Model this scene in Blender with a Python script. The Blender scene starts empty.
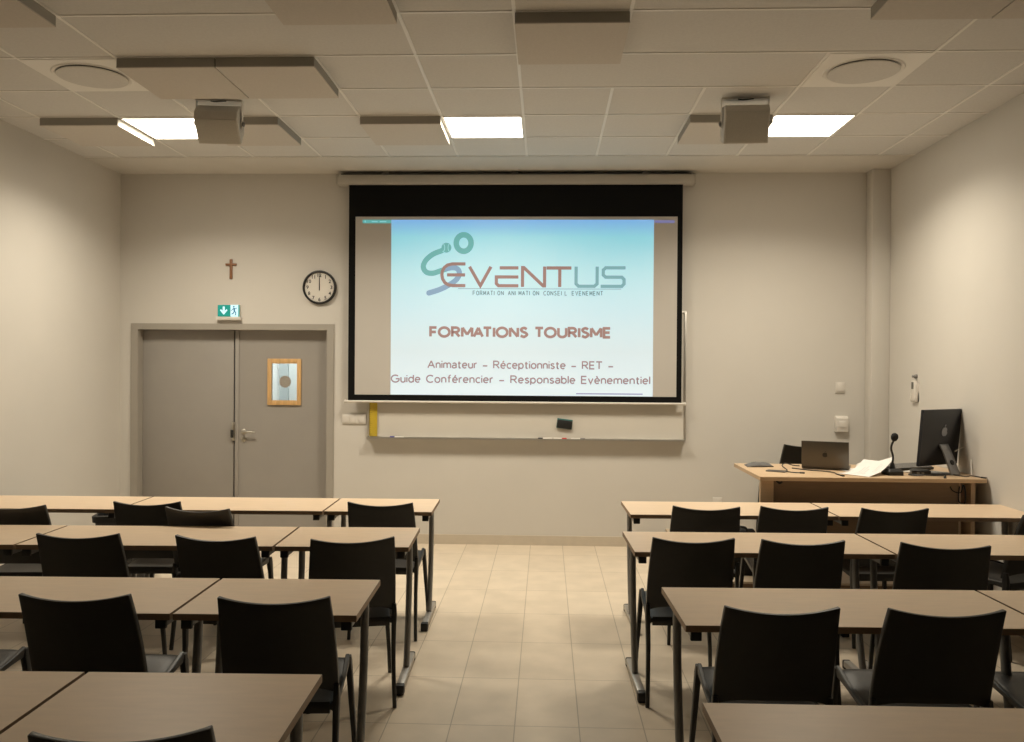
import bpy, bmesh, math, random
from mathutils import Vector, Matrix
random.seed(7)
S = bpy.context.scene
COL = S.collection
PI = math.pi

# ------------------------------------------------------------------ camera, world, exposure
CAM_H = 1.67
FPX = 860.0
yaw, pit, roll = math.atan(34 / FPX), math.atan(5 / FPX), math.radians(0.38)
f = Vector((-math.sin(yaw) * math.cos(pit), math.cos(yaw) * math.cos(pit), -math.sin(pit)))
r0 = f.cross(Vector((0, 0, 1))).normalized()
u0 = r0.cross(f)
rr = r0 * math.cos(roll) + u0 * math.sin(roll)
uu = u0 * math.cos(roll) - r0 * math.sin(roll)
cd = bpy.data.cameras.new('camera')
cam = bpy.data.objects.new('camera', cd)
COL.objects.link(cam)
M = Matrix((rr, uu, -f)).transposed().to_4x4()
M.translation = (0, 0, CAM_H)
cam.matrix_world = M
cd.sensor_width = 36.0
cd.lens = FPX / 1024 * 36.0
cd.clip_start = 0.05
S.camera = cam
S.view_settings.view_transform = 'Standard'
S.view_settings.look = 'None'
S.view_settings.gamma = 1.0
S.view_settings.use_curve_mapping = False
S.view_settings.exposure = 0.0
w = bpy.data.worlds.new('world')
w.use_nodes = True
w.node_tree.nodes['Background'].inputs[0].default_value = (0.9, 0.8, 0.65, 1)
w.node_tree.nodes['Background'].inputs[1].default_value = 0.0
S.world = w
LAMP_COLOR = (1.0, 0.90, 0.73)
LAMP_POWER = 8.0        # glow of the visible diffuser
LAMP_WATTS = 36.5       # light each panel throws into the room
LAMP_SPREAD = math.radians(142)

# ------------------------------------------------------------------ materials
def lin(c):
    return tuple(((v / 255) / 12.92 if v / 255 <= 0.04045 else ((v / 255 + 0.055) / 1.055) ** 2.4) for v in c)

def mat(name, col, rough=0.5, metal=0.0, spec=0.5, noise=0.0, scale=12.0, bump=0.0, bscale=80.0,
        emit=None, estr=1.0, stretch=None):
    m = bpy.data.materials.new(name)
    m.use_nodes = True
    nt = m.node_tree
    b = nt.nodes['Principled BSDF']
    b.inputs['Base Color'].default_value = (*col, 1)
    b.inputs['Roughness'].default_value = rough
    b.inputs['Metallic'].default_value = metal
    b.inputs['Specular IOR Level'].default_value = spec
    tc = nt.nodes.new('ShaderNodeTexCoord')
    src = tc.outputs['Object']
    if stretch:
        mp = nt.nodes.new('ShaderNodeMapping')
        mp.inputs['Scale'].default_value = stretch
        nt.links.new(src, mp.inputs[0])
        src = mp.outputs[0]
    if noise:
        n = nt.nodes.new('ShaderNodeTexNoise')
        n.inputs['Scale'].default_value = scale
        n.inputs['Detail'].default_value = 5
        nt.links.new(src, n.inputs['Vector'])
        rp = nt.nodes.new('ShaderNodeValToRGB')
        rp.color_ramp.elements[0].position = 0.3
        rp.color_ramp.elements[1].position = 0.7
        rp.color_ramp.elements[0].color = (*[c * (1 - noise) for c in col], 1)
        rp.color_ramp.elements[1].color = (*[min(1, c * (1 + noise)) for c in col], 1)
        nt.links.new(n.outputs['Fac'], rp.inputs[0])
        nt.links.new(rp.outputs[0], b.inputs['Base Color'])
    if bump:
        n2 = nt.nodes.new('ShaderNodeTexNoise')
        n2.inputs['Scale'].default_value = bscale
        n2.inputs['Detail'].default_value = 3
        nt.links.new(src, n2.inputs['Vector'])
        bp = nt.nodes.new('ShaderNodeBump')
        bp.inputs['Strength'].default_value = bump
        bp.inputs['Distance'].default_value = 0.002
        nt.links.new(n2.outputs['Fac'], bp.inputs['Height'])
        nt.links.new(bp.outputs[0], b.inputs['Normal'])
    if emit:
        b.inputs['Emission Color'].default_value = (*emit, 1)
        b.inputs['Emission Strength'].default_value = estr
    return m

WALL = mat('painted_wall', (0.66, 0.63, 0.58), 0.85, spec=0.2, noise=0.015, scale=2.0, bump=0.15, bscale=220)
CEIL = mat('ceiling_tile_white', (0.68, 0.665, 0.64), 0.9, spec=0.1, noise=0.03, scale=60, bump=0.1, bscale=300)
BAND = mat('ceiling_plaster', (0.66, 0.63, 0.58), 0.9, spec=0.1, noise=0.02, scale=4)
BAR = mat('grid_bar_white', (0.86, 0.84, 0.80), 0.45)
PANEL = mat('acoustic_panel_face', (0.62, 0.58, 0.53), 0.95, spec=0.05, noise=0.03, scale=90)
PANEL_EDGE = mat('acoustic_panel_edge', (0.40, 0.38, 0.34), 0.95, spec=0.05)
REARWALL = mat('rear_wall_low_bounce', (0.16, 0.145, 0.125), 0.9, spec=0.1, noise=0.02, scale=3)  # unseen wall, kept dark so less light bounces onto the near ceiling
LAMP = mat('lamp_diffuser', (0.8, 0.8, 0.8), 0.6, emit=LAMP_COLOR, estr=LAMP_POWER)
DOORP = mat('door_grey_paint', (0.35, 0.325, 0.295), 0.5, noise=0.02, scale=5)
FRAMEP = mat('door_frame_grey', (0.38, 0.35, 0.305), 0.5, noise=0.02, scale=5)
DARKGAP = mat('gap_shade', (0.03, 0.03, 0.03), 0.8)  # near-black that stands for the shade inside gaps
STEEL = mat('brushed_steel', (0.55, 0.52, 0.46), 0.35, metal=1.0, noise=0.05, scale=30)
ALU = mat('aluminium', (0.62, 0.60, 0.56), 0.4, metal=0.9, noise=0.03, scale=30)
FOOTM = mat('foot_silver', (0.42, 0.40, 0.37), 0.4, metal=0.7, noise=0.06, scale=40)
LEGM = mat('leg_grey_metal', (0.23, 0.225, 0.215), 0.45, metal=0.3, noise=0.04, scale=30)
BLACKP = mat('black_plastic', (0.012, 0.012, 0.012), 0.5, noise=0.1, scale=60)
CHAIRM = mat('chair_charcoal_plastic', (0.022, 0.021, 0.019), 0.42, noise=0.08, scale=40, bump=0.06, bscale=400)
TOPM = mat('tabletop_laminate', (0.79, 0.61, 0.43), 0.38, spec=0.4, noise=0.035, scale=9, stretch=(1, 5, 5))
EDGEM = mat('tabletop_edge_brown', (0.27, 0.175, 0.105), 0.55, noise=0.06, scale=20)
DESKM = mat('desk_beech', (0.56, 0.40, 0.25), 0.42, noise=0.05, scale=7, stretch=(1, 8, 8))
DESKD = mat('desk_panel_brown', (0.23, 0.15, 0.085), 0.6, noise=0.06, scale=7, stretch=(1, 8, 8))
PLATM = mat('platform_laminate', (0.55, 0.45, 0.33), 0.45, noise=0.04, scale=5, stretch=(1, 6, 6))
PLATD = mat('platform_edge_brown', (0.17, 0.11, 0.065), 0.6, noise=0.06, scale=9)
WOODF = mat('oak_wood', (0.68, 0.42, 0.18), 0.5, noise=0.15, scale=9, stretch=(6, 6, 1))
CROSSM = mat('brown_wood', (0.26, 0.12, 0.055), 0.5, noise=0.2, scale=14, stretch=(6, 6, 1))
WHITEP = mat('white_plastic', (0.74, 0.70, 0.64), 0.4, noise=0.01, scale=20)
GREYP = mat('grey_plastic', (0.20, 0.19, 0.18), 0.5, noise=0.04, scale=30)
SPKM = mat('speaker_grey', (0.58, 0.55, 0.50), 0.6, noise=0.03, scale=40)
GRILLE = mat('speaker_grille', (0.50, 0.48, 0.43), 0.7, noise=0.08, scale=200, bump=0.2, bscale=500)
BOARD = mat('whiteboard_enamel', (0.70, 0.66, 0.59), 0.22, noise=0.01, scale=3)
SCREENW = mat('screen_matte_white', (0.55, 0.52, 0.48), 0.9, spec=0.05, noise=0.01, scale=3)
SCREENB = mat('screen_black_border', (0.006, 0.006, 0.006), 0.85, spec=0.15)
YELLOW = mat('yellow_plastic', (0.62, 0.45, 0.04), 0.45, noise=0.04, scale=20)
INK = mat('black_ink', (0.02, 0.02, 0.02), 0.7)
PAPER = mat('white_paper', (0.80, 0.77, 0.74), 0.8, noise=0.015, scale=30)
PRINT = mat('grey_print', (0.35, 0.33, 0.32), 0.8)
LAPM = mat('laptop_grey_metal', (0.125, 0.112, 0.095), 0.38, metal=0.75, noise=0.02, scale=30)
MONB = mat('monitor_black_back', (0.012, 0.013, 0.018), 0.3, noise=0.05, scale=10)
LOGOG = mat('logo_grey', (0.30, 0.31, 0.34), 0.3, metal=0.4)
STANDM = mat('monitor_stand_metal', (0.34, 0.35, 0.38), 0.35, metal=0.7)
FABRIC = mat('dark_grey_fabric', (0.13, 0.125, 0.12), 0.9, noise=0.15, scale=60, bump=0.3, bscale=200)
BAGM = mat('black_fabric', (0.010, 0.010, 0.010), 0.9, noise=0.2, scale=40, bump=0.3, bscale=150)
BINM = mat('dark_grey_bin_plastic', (0.035, 0.035, 0.035), 0.5, noise=0.08, scale=30)
TEALP = mat('teal_felt', (0.03, 0.16, 0.15), 0.8, noise=0.1, scale=50)
BLUE = mat('blue_marker', (0.03, 0.04, 0.25), 0.4)
RED = mat('red_marker', (0.45, 0.03, 0.02), 0.4)
CLOCKF = mat('clock_face', (0.74, 0.70, 0.63), 0.5)
SKIRT = mat('tile_skirting', (0.60, 0.53, 0.43), 0.4, noise=0.04, scale=10)
CASEM = mat('screen_case_shaded', (0.50, 0.47, 0.42), 0.5)  # pale case, its colour darkened for the shade close to the ceiling
LCD = mat('grey_lcd', (0.12, 0.12, 0.10), 0.3)
GREENL = mat('exit_green', (0.0, 0.12, 0.10), 0.5, emit=lin((10, 135, 120)), estr=0.95)
WHITEL = mat('exit_white_light', (0.3, 0.3, 0.3), 0.5, emit=lin((190, 240, 248)), estr=1.0)
FIGL = mat('exit_blue_figure', (0.0, 0.05, 0.08), 0.5, emit=lin((10, 100, 135)), estr=0.7)
CORR = mat('corridor_paint', (0.72, 0.76, 0.76), 0.8, noise=0.02, scale=3)
CORRD = mat('corridor_grey', (0.36, 0.41, 0.42), 0.7, noise=0.02, scale=3)
CORRM = mat('corridor_pale_grey', (0.52, 0.56, 0.56), 0.7, noise=0.02, scale=3)
CORRL = mat('corridor_fill_glow', (0.8, 0.8, 0.8), 0.6, emit=(0.93, 0.98, 0.95), estr=20.0)  # glow of the added corridor lamp
STICK = mat('sticker_grey', (0.34, 0.31, 0.27), 0.7, noise=0.2, scale=120)

GLASS = bpy.data.materials.new('pane_glass')
GLASS.use_nodes = True
_nt = GLASS.node_tree
_nt.nodes.remove(_nt.nodes['Principled BSDF'])
_t = _nt.nodes.new('ShaderNodeBsdfTransparent'); _g = _nt.nodes.new('ShaderNodeBsdfGlossy')
_g.inputs['Roughness'].default_value = 0.03
_fr = _nt.nodes.new('ShaderNodeFresnel'); _fr.inputs[0].default_value = 1.45
_mx = _nt.nodes.new('ShaderNodeMixShader')
_nt.links.new(_fr.outputs[0], _mx.inputs[0]); _nt.links.new(_t.outputs[0], _mx.inputs[1]); _nt.links.new(_g.outputs[0], _mx.inputs[2])
_nt.links.new(_mx.outputs[0], _nt.nodes['Material Output'].inputs[0])

def floor_material():
    m = bpy.data.materials.new('floor_ceramic_tile')
    m.use_nodes = True
    nt = m.node_tree; b = nt.nodes['Principled BSDF']
    tc = nt.nodes.new('ShaderNodeTexCoord')
    mp = nt.nodes.new('ShaderNodeMapping')
    mp.inputs['Location'].default_value = (0.134 + 0.298 * 40, -3.978 + 0.604 * 30, 0)
    nt.links.new(tc.outputs['Object'], mp.inputs[0])
    br = nt.nodes.new('ShaderNodeTexBrick')
    br.offset = 0.0
    br.inputs['Scale'].default_value = 1.0
    br.inputs['Brick Width'].default_value = 0.298
    br.inputs['Row Height'].default_value = 0.604
    br.inputs['Mortar Size'].default_value = 0.0028
    br.inputs['Mortar Smooth'].default_value = 0.2
    br.inputs['Bias'].default_value = -0.2
    br.inputs['Color1'].default_value = (0.72, 0.62, 0.49, 1)
    br.inputs['Color2'].default_value = (0.68, 0.58, 0.455, 1)
    br.inputs['Mortar'].default_value = (0.44, 0.37, 0.28, 1)
    nt.links.new(mp.outputs[0], br.inputs['Vector'])
    n = nt.nodes.new('ShaderNodeTexNoise'); n.inputs['Scale'].default_value = 5; n.inputs['Detail'].default_value = 6
    nt.links.new(tc.outputs['Object'], n.inputs['Vector'])
    rp = nt.nodes.new('ShaderNodeValToRGB')
    rp.color_ramp.elements[0].position = 0.35; rp.color_ramp.elements[0].color = (0.92, 0.915, 0.90, 1)
    rp.color_ramp.elements[1].position = 0.68; rp.color_ramp.elements[1].color = (1.04, 1.03, 1.02, 1)
    nt.links.new(n.outputs['Fac'], rp.inputs[0])
    mx = nt.nodes.new('ShaderNodeMix'); mx.data_type = 'RGBA'; mx.blend_type = 'MULTIPLY'
    mx.inputs['Factor'].default_value = 1.0
    nt.links.new(br.outputs['Color'], mx.inputs['A']); nt.links.new(rp.outputs[0], mx.inputs['B'])
    nt.links.new(mx.outputs['Result'], b.inputs['Base Color'])
    b.inputs['Roughness'].default_value = 0.42
    b.inputs['Specular IOR Level'].default_value = 0.4
    bp = nt.nodes.new('ShaderNodeBump'); bp.inputs['Strength'].default_value = 0.3; bp.inputs['Distance'].default_value = 0.002; bp.invert = True
    nt.links.new(br.outputs['Fac'], bp.inputs['Height']); nt.links.new(bp.outputs[0], b.inputs['Normal'])
    return m
FLOOR = floor_material()

def slide_material():
    # the projected slide: white screen cloth plus the projector's picture (blue at the top, pale below)
    m = bpy.data.materials.new('projected_slide')
    m.use_nodes = True
    nt = m.node_tree; b = nt.nodes['Principled BSDF']
    b.inputs['Base Color'].default_value = (0.50, 0.46, 0.43, 1)
    b.inputs['Roughness'].default_value = 0.9
    b.inputs['Specular IOR Level'].default_value = 0.05
    tc = nt.nodes.new('ShaderNodeTexCoord'); sp = nt.nodes.new('ShaderNodeSeparateXYZ')
    nt.links.new(tc.outputs['Generated'], sp.inputs[0])
    rp = nt.nodes.new('ShaderNodeValToRGB')
    cr = rp.color_ramp
    cr.elements[0].position = 0.0; cr.elements[0].color = (0.40, 0.57, 0.65, 1)
    cr.elements[1].position = 1.0; cr.elements[1].color = (0.03, 0.30, 0.66, 1)
    for p, c in ((0.25, (0.30, 0.48, 0.55, 1)), (0.50, (0.22, 0.50, 0.60, 1)), (0.72, (0.17, 0.52, 0.61, 1)), (0.90, (0.09, 0.49, 0.60, 1))):
        e = cr.elements.new(p); e.color = c
    nt.links.new(sp.outputs['Z'], rp.inputs[0])
    nt.links.new(rp.outputs[0], b.inputs['Emission Color'])
    b.inputs['Emission Strength'].default_value = 1.0
    return m
SLIDE = slide_material()
def proj_mat(name, base, e):
    return mat(name, base, 0.9, spec=0.05, emit=e, estr=1.0)
P_RED = proj_mat('projected_red_brown', (0.33, 0.24, 0.24), (0.11, 0.055, 0.05))
P_ROSE = proj_mat('projected_rose', (0.32, 0.23, 0.24), (0.11, 0.075, 0.085))
P_TEAL = proj_mat('projected_teal', (0.18, 0.20, 0.20), (0.06, 0.34, 0.33))
P_TEALG = proj_mat('projected_grey_teal', (0.18, 0.20, 0.20), (0.10, 0.30, 0.34))
P_BLUE = proj_mat('projected_grey_blue', (0.18, 0.20, 0.20), (0.14, 0.27, 0.42))
P_GREY = proj_mat('projected_grey', (0.19, 0.19, 0.19), (0.05, 0.18, 0.21))
P_WHITE = proj_mat('projected_pale', (0.38, 0.36, 0.35), (0.10, 0.45, 0.48))
P_VIOL = proj_mat('projected_violet', (0.36, 0.34, 0.36), (0.06, 0.08, 0.28))

# ------------------------------------------------------------------ mesh helpers
class MB:
    """collects shapes, builds ONE mesh object"""
    def __init__(self):
        self.v, self.f, self.m = [], [], []
    def add(self, vs, fs, mi=0, T=None):
        o = len(self.v)
        for p in vs:
            p = Vector(p)
            self.v.append(T @ p if T is not None else p)
        for q in fs:
            self.f.append([i + o for i in q]); self.m.append(mi)
        return self
    def box(self, lo, hi, mi=0, T=None):
        x0, y0, z0 = lo; x1, y1, z1 = hi
        vs = [(x0, y0, z0), (x1, y0, z0), (x1, y1, z0), (x0, y1, z0), (x0, y0, z1), (x1, y0, z1), (x1, y1, z1), (x0, y1, z1)]
        return self.add(vs, [(0, 3, 2, 1), (4, 5, 6, 7), (0, 1, 5, 4), (1, 2, 6, 5), (2, 3, 7, 6), (3, 0, 4, 7)], mi, T)
    def prism(self, pts, d0, d1, mi=0, T=None, axis='y'):
        """polygon pts in (x, z) extruded along y from d0 to d1 (axis 'y'), or (x, y) along z (axis 'z'), or (y, z) along x"""
        n = len(pts)
        def P(p, d):
            return {'y': (p[0], d, p[1]), 'z': (p[0], p[1], d), 'x': (d, p[0], p[1])}[axis]
        vs = [P(p, d0) for p in pts] + [P(p, d1) for p in pts]
        fs = [list(range(n)), list(range(2 * n - 1, n - 1, -1))]
        fs += [(i, i + n, (i + 1) % n + n, (i + 1) % n) for i in range(n)]
        return self.add(vs, fs, mi, T)
    def sweep(self, path, rad, seg=10, mi=0, T=None, square=0.0, up=(0, 0, 1)):
        """tube through path; rad = number, list of numbers or list of (a, b); square>0 makes a rounded-rectangle section"""
        path = [Vector(p) for p in path]; n = len(path); vs = []; fs = []
        prev = None
        for i, p in enumerate(path):
            t = (path[min(i + 1, n - 1)] - path[max(i - 1, 0)]).normalized()
            if prev is None:
                a = Vector(up)
                if abs(a.dot(t)) > 0.95: a = Vector((1, 0, 0))
                a = (a - t * a.dot(t)).normalized()
            else:
                a = (prev - t * prev.dot(t)).normalized()
            prev = a
            b = t.cross(a)
            r = rad[i] if isinstance(rad, (list, tuple)) else rad
            ra, rb = (r, r) if not isinstance(r, (list, tuple)) else r
            for k in range(seg):
                g = 2 * PI * (k + 0.5) / seg
                c, s = math.cos(g), math.sin(g)
                if square:
                    e = 1 - square
                    c = math.copysign(abs(c) ** e, c); s = math.copysign(abs(s) ** e, s)
                vs.append(p + a * (ra * c) + b * (rb * s))
        for i in range(n - 1):
            for k in range(seg):
                k2 = (k + 1) % seg
                fs.append((i * seg + k, i * seg + k2, (i + 1) * seg + k2, (i + 1) * seg + k))
        fs.append(list(range(seg - 1, -1, -1))); fs.append([(n - 1) * seg + k for k in range(seg)])
        return self.add(vs, fs, mi, T)
    def lathe(self, prof, seg=32, mi=0, T=None):
        """profile (r, z) about z; closed at r==0 ends or left capped"""
        n = len(prof); vs = []; fs = []
        for r, z in prof:
            for k in range(seg):
                g = 2 * PI * k / seg
                vs.append((r * math.cos(g), r * math.sin(g), z))
        for i in range(n - 1):
            for k in range(seg):
                k2 = (k + 1) % seg
                fs.append((i * seg + k, i * seg + k2, (i + 1) * seg + k2, (i + 1) * seg + k))
        fs.append(list(range(seg - 1, -1, -1))); fs.append([(n - 1) * seg + k for k in range(seg)])
        return self.add(vs, fs, mi, T)
    def slab(self, top, bot, nu, nv, mi=0, T=None):
        """closed sheet between two grids top(u,v) and bot(u,v), u,v in 0..1"""
        vs = []
        for fn in (top, bot):
            for j in range(nv + 1):
                for i in range(nu + 1):
                    vs.append(fn(i / nu, j / nv))
        N = (nu + 1) * (nv + 1); W = nu + 1; fs = []
        for j in range(nv):
            for i in range(nu):
                a = j * W + i
                fs.append((a, a + 1, a + 1 + W, a + W))
                fs.append((a + N, a + W + N, a + 1 + W + N, a + 1 + N))
        for i in range(nu):
            fs.append((i, i + N, i + 1 + N, i + 1)); a = nv * W + i
            fs.append((a, a + 1, a + 1 + N, a + N))
        for j in range(nv):
            a = j * W
            fs.append((a, a + W, a + W + N, a + N)); a += nu
            fs.append((a, a + N, a + W + N, a + W))
        return self.add(vs, fs, mi, T)
    def build(self, name, mats, parent=None, bevel=0.0, bseg=2, angle=35, loc=None, rot=None):
        me = bpy.data.meshes.new(name)
        bm = bmesh.new()
        vv = [bm.verts.new(p) for p in self.v]
        for q, mi in zip(self.f, self.m):
            try:
                fc = bm.faces.new([vv[i] for i in q]); fc.material_index = mi
            except ValueError:
                pass
        bmesh.ops.recalc_face_normals(bm, faces=bm.faces)
        if bevel:
            es = [e for e in bm.edges if len(e.link_faces) == 2 and e.calc_face_angle() > math.radians(30)]
            bmesh.ops.bevel(bm, geom=es, offset=bevel, segments=bseg, affect='EDGES', profile=0.5, clamp_overlap=True)
        bm.to_mesh(me); bm.free()
        for p in me.polygons: p.use_smooth = True
        me.set_sharp_from_angle(angle=math.radians(angle))
        for m in (mats if isinstance(mats, (list, tuple)) else [mats]): me.materials.append(m)
        return link(name, me, parent, loc, rot)

def link(name, me, parent=None, loc=None, rot=None):
    o = bpy.data.objects.new(name, me)
    COL.objects.link(o)
    if parent is not None: o.parent = parent
    if loc is not None: o.location = loc
    if rot is not None: o.rotation_euler = rot
    return o

def thing(name, label, cat, loc=(0, 0, 0), rotz=0.0, group=None, rot=None):
    o = bpy.data.objects.new(name, None)
    COL.objects.link(o)
    o.empty_display_size = 0.1
    o.location = loc
    o.rotation_euler = rot if rot else (0, 0, rotz)
    tag(o, label, cat, group)
    return o

def tag(o, label, cat, group=None):
    o['label'] = label; o['category'] = cat
    if group: o['group'] = group
    return o

def struct(o, label=None):
    o['kind'] = 'structure'
    if label: o['label'] = label
    return o

def dup(root, loc, rotz, label, group=None):
    def cp(o, parent):
        c = o.copy(); COL.objects.link(c)
        if parent is not None: c.parent = parent
        for ch in list(o.children): cp(ch, c)
        return c
    r = cp(root, None)
    r.location = loc; r.rotation_euler = (0, 0, rotz); r['label'] = label
    if group: r['group'] = group
    return r

def spline(pts, n=8):
    pts = [Vector(p) for p in pts]; out = []
    P = [pts[0]] + pts + [pts[-1]]
    for i in range(1, len(P) - 2):
        for k in range(n):
            t = k / n
            a, b, c, d = P[i - 1], P[i], P[i + 1], P[i + 2]
            out.append(0.5 * ((2 * b) + (c - a) * t + (2 * a - 5 * b + 4 * c - d) * t * t + (3 * b - a - 3 * c + d) * t ** 3))
    out.append(pts[-1])
    return out

def text_mesh(body, width=None, height=None, bold=0.0, align='CENTER'):
    """built-in font turned into vertices in the x/z plane; returns verts, faces, centred on 0"""
    cu = bpy.data.curves.new('text', 'FONT')
    cu.body = body; cu.size = 1.0; cu.offset = bold; cu.resolution_u = 3
    o = bpy.data.objects.new('text', cu); COL.objects.link(o)
    dg = bpy.context.evaluated_depsgraph_get()
    me = bpy.data.meshes.new_from_object(o.evaluated_get(dg))
    vs = [v.co.copy() for v in me.vertices]; fs = [list(p.vertices) for p in me.polygons]
    bpy.data.objects.remove(o); bpy.data.meshes.remove(me); bpy.data.curves.remove(cu)
    xs = [v.x for v in vs]; ys = [v.y for v in vs]
    x0, x1, y0, y1 = min(xs), max(xs), min(ys), max(ys)
    sx = width / (x1 - x0) if width else height / (y1 - y0)
    sy = height / (y1 - y0) if height else sx
    cx, cy = (x0 + x1) / 2, (y0 + y1) / 2
    return [((v.x - cx) * sx, 0.0, (v.y - cy) * sy) for v in vs], fs

def ribbon(mb, pts, w, y, closed=False, mi=0, round_cap=False):
    """flat mitred stroke in the x/z plane at depth y"""
    P = [Vector((p[0], p[1])) for p in pts]; n = len(P); L, R = [], []
    ribbon.count = (getattr(ribbon, 'count', 0) + 1) % 9
    y -= ribbon.count * 0.00006
    for i in range(n):
        if closed: a, b = P[i - 1], P[(i + 1) % n]
        else: a, b = P[max(i - 1, 0)], P[min(i + 1, n - 1)]
        d1 = (P[i] - a); d2 = (b - P[i])
        if d1.length < 1e-9: d1 = d2
        if d2.length < 1e-9: d2 = d1
        d1 = d1.normalized(); d2 = d2.normalized()
        n1 = Vector((-d1.y, d1.x)); n2 = Vector((-d2.y, d2.x))
        m = (n1 + n2)
        m = m.normalized() if m.length > 1e-6 else n1
        k = (w / 2) / max(0.45, m.dot(n1))
        L.append(P[i] + m * k); R.append(P[i] - m * k)
    vs = [(p.x, y, p.y) for p in L] + [(p.x, y, p.y) for p in R]
    fs = []
    for i in range(n if closed else n - 1):
        j = (i + 1) % n
        fs.append((i, j, j + n, i + n))
    mb.add(vs, fs, mi)
    if round_cap:
        for i_, c in enumerate((P[0], P[-1])): disc(mb, c.x, c.y, w / 2, y + .00012 + .00005 * i_, mi)

def disc(mb, cx, cz, r, y, mi=0, rz=None, seg=24):
    rz = rz or r
    mb.add([(cx + r * math.cos(2 * PI * k / seg), y, cz + rz * math.sin(2 * PI * k / seg)) for k in range(seg)], [list(range(seg))], mi)

def bitten_fruit(s):
    """outline (x, z) of the round fruit emblem with a bite on the right, height about s, plus its leaf"""
    body = []
    for k in range(48):
        g = 2 * PI * k / 48
        r = 0.40 * (1 - 0.10 * math.exp(-((g - PI / 2) / 0.28) ** 2) - 0.06 * math.exp(-((g - 1.5 * PI) / 0.22) ** 2))
        x, z = r * math.cos(g) * 0.98, r * math.sin(g)
        if (x - 0.50) ** 2 + (z - 0.06) ** 2 < 0.19 ** 2:
            dx, dz = x - 0.50, z - 0.06; q = 0.19 / max(1e-6, math.hypot(dx, dz)); x, z = 0.50 + dx * q, 0.06 + dz * q
        body.append((x * s, z * s))
    leaf = [(0.0, 0.42), (0.02, 0.53), (0.12, 0.63), (0.14, 0.55), (0.09, 0.46)]
    return body, [(x * s, z * s) for x, z in leaf]

# ------------------------------------------------------------------ room shell
XL, XR, YW, YR, ZC = -4.045, 3.09, 8.02, -3.6, 3.47
struct(MB().box((XL - .2, YR - .2, -0.15), (XR + .2, YW + 1.9, 0)).build('floor', FLOOR))
struct(MB().box((XL - .2, YR - .2, 0), (XL, YW + .2, ZC + .2)).build('wall_left', WALL))
struct(MB().box((XR, YR - .2, 0), (XR + .2, YW + .2, ZC + .2)).build('wall_right', WALL))
struct(MB().box((XL, YR - .2, 0), (XR, YR, ZC + .2)).build('wall_rear', REARWALL))
DX0, DX1, DZ = -3.925, -2.005, 2.04         # door opening incl. frame
wb = MB()
wb.box((XL, YW, 0), (DX0, YW + .2, ZC + .2)).box((DX1, YW, 0), (XR, YW + .2, ZC + .2)).box((DX0, YW, DZ), (DX1, YW + .2, ZC + .2))
struct(wb.build('wall_back', WALL))
# ceiling: acoustic tiles to y = 7.37, then a plaster margin along the back wall
ce = MB().box((XL, YR, ZC), (XR, 7.37, ZC + .12), 0).box((XL, 7.37, ZC - .004), (XR, YW, ZC + .12), 1)
ceiling = struct(ce.build('ceiling', [CEIL, BAND]))
P0, PX, PY0, PY = -0.175, 0.592, 7.37, 0.60
gx = lambda k: P0 + PX * k
gy = lambda k: PY0 - PY * k
gb = MB()
for k in range(0, 16):
    y = gy(k)
    if y > YR: gb.box((XL, y - .009, ZC - .004), (XR, y + .009, ZC))
skip = {(2, 5), (3, 5), (1, 4), (2, 4), (4, 4), (4, 5), (-3, 5), (-2, 5), (-3, 6), (3, 4), (2, 6), (3, 6), (0, 6)}
skip -= {(3, 4), (4, 5), (4, 4), (0, 6)}
for k in range(-6, 6):
    x = gx(k)
    if not XL < x < XR: continue
    for j in range(0, 16):
        if (k, j + 1) in skip: continue
        y1, y0 = gy(j), max(gy(j + 1), YR)
        if y1 > y0: gb.box((x - .009, y0, ZC - .0045), (x + .009, y1, ZC))
g_o = gb.build('grid_bars', BAR, ceiling)
g_o['label'] = 'thin white ceiling grid bars'
# skirting tiles
def skirt(name, lo, hi):
    struct(MB().box(lo, hi).build(name, SKIRT, bevel=.003))
struct(MB().box((XL, YW - .012, 0), (DX0, YW, .09)).box((DX1, YW - .012, 0), (1.12, YW, .09)).build('baseboard_back', SKIRT))
skirt('baseboard_left', (XL, YR, 0), (XL + .012, YW - .012, .09))
skirt('baseboard_right', (XR - .012, YR, 0), (XR, 6.07, .09))
# boxed pilaster in the right back corner
struct(MB().box((2.925, 7.87, .17), (XR, YW, ZC - .004)).build('trim_2', WALL, bevel=.006), 'boxed pilaster in the right back corner')
# teaching platform
pl = MB().box((1.125, 6.085, 0), (XR, YW, .155), 1).box((1.118, 6.075, .155), (XR, YW, .17), 0)
struct(pl.build('trim_3', [PLATM, PLATD]), 'low wooden teaching platform under the desk')

# door frame (trim_1), two leaves, corridor behind
fr = MB()
T_ = 0.055
xo0, xo1, zo, xi0, xi1, zi = DX0 - .012, DX1 + .012, DZ + .012, DX0 + T_, DX1 - T_, DZ - T_ + .01
U_ = [(xo0, 0), (xo0, zo), (xo1, zo), (xo1, 0), (xi1, 0), (xi1, zi), (xi0, zi), (xi0, 0)]
fr.prism(U_, YW - .012, YW + .001)
fr.prism([(DX0, 0), (DX0, DZ), (DX1, DZ), (DX1, 0)] + U_[4:], YW + .001, YW + .14)
struct(fr.build('trim_1', FRAMEP), 'grey metal frame of the double door')
yd = YW + .095                                # face of the leaves
xm = -2.972
d1 = struct(MB().box((DX0 + T_ + .002, yd, .008), (xm - .012, yd + .045, DZ - T_ + .0095)).build('door_1', DOORP, bevel=.002), 'plain grey left leaf of the double door')
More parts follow.
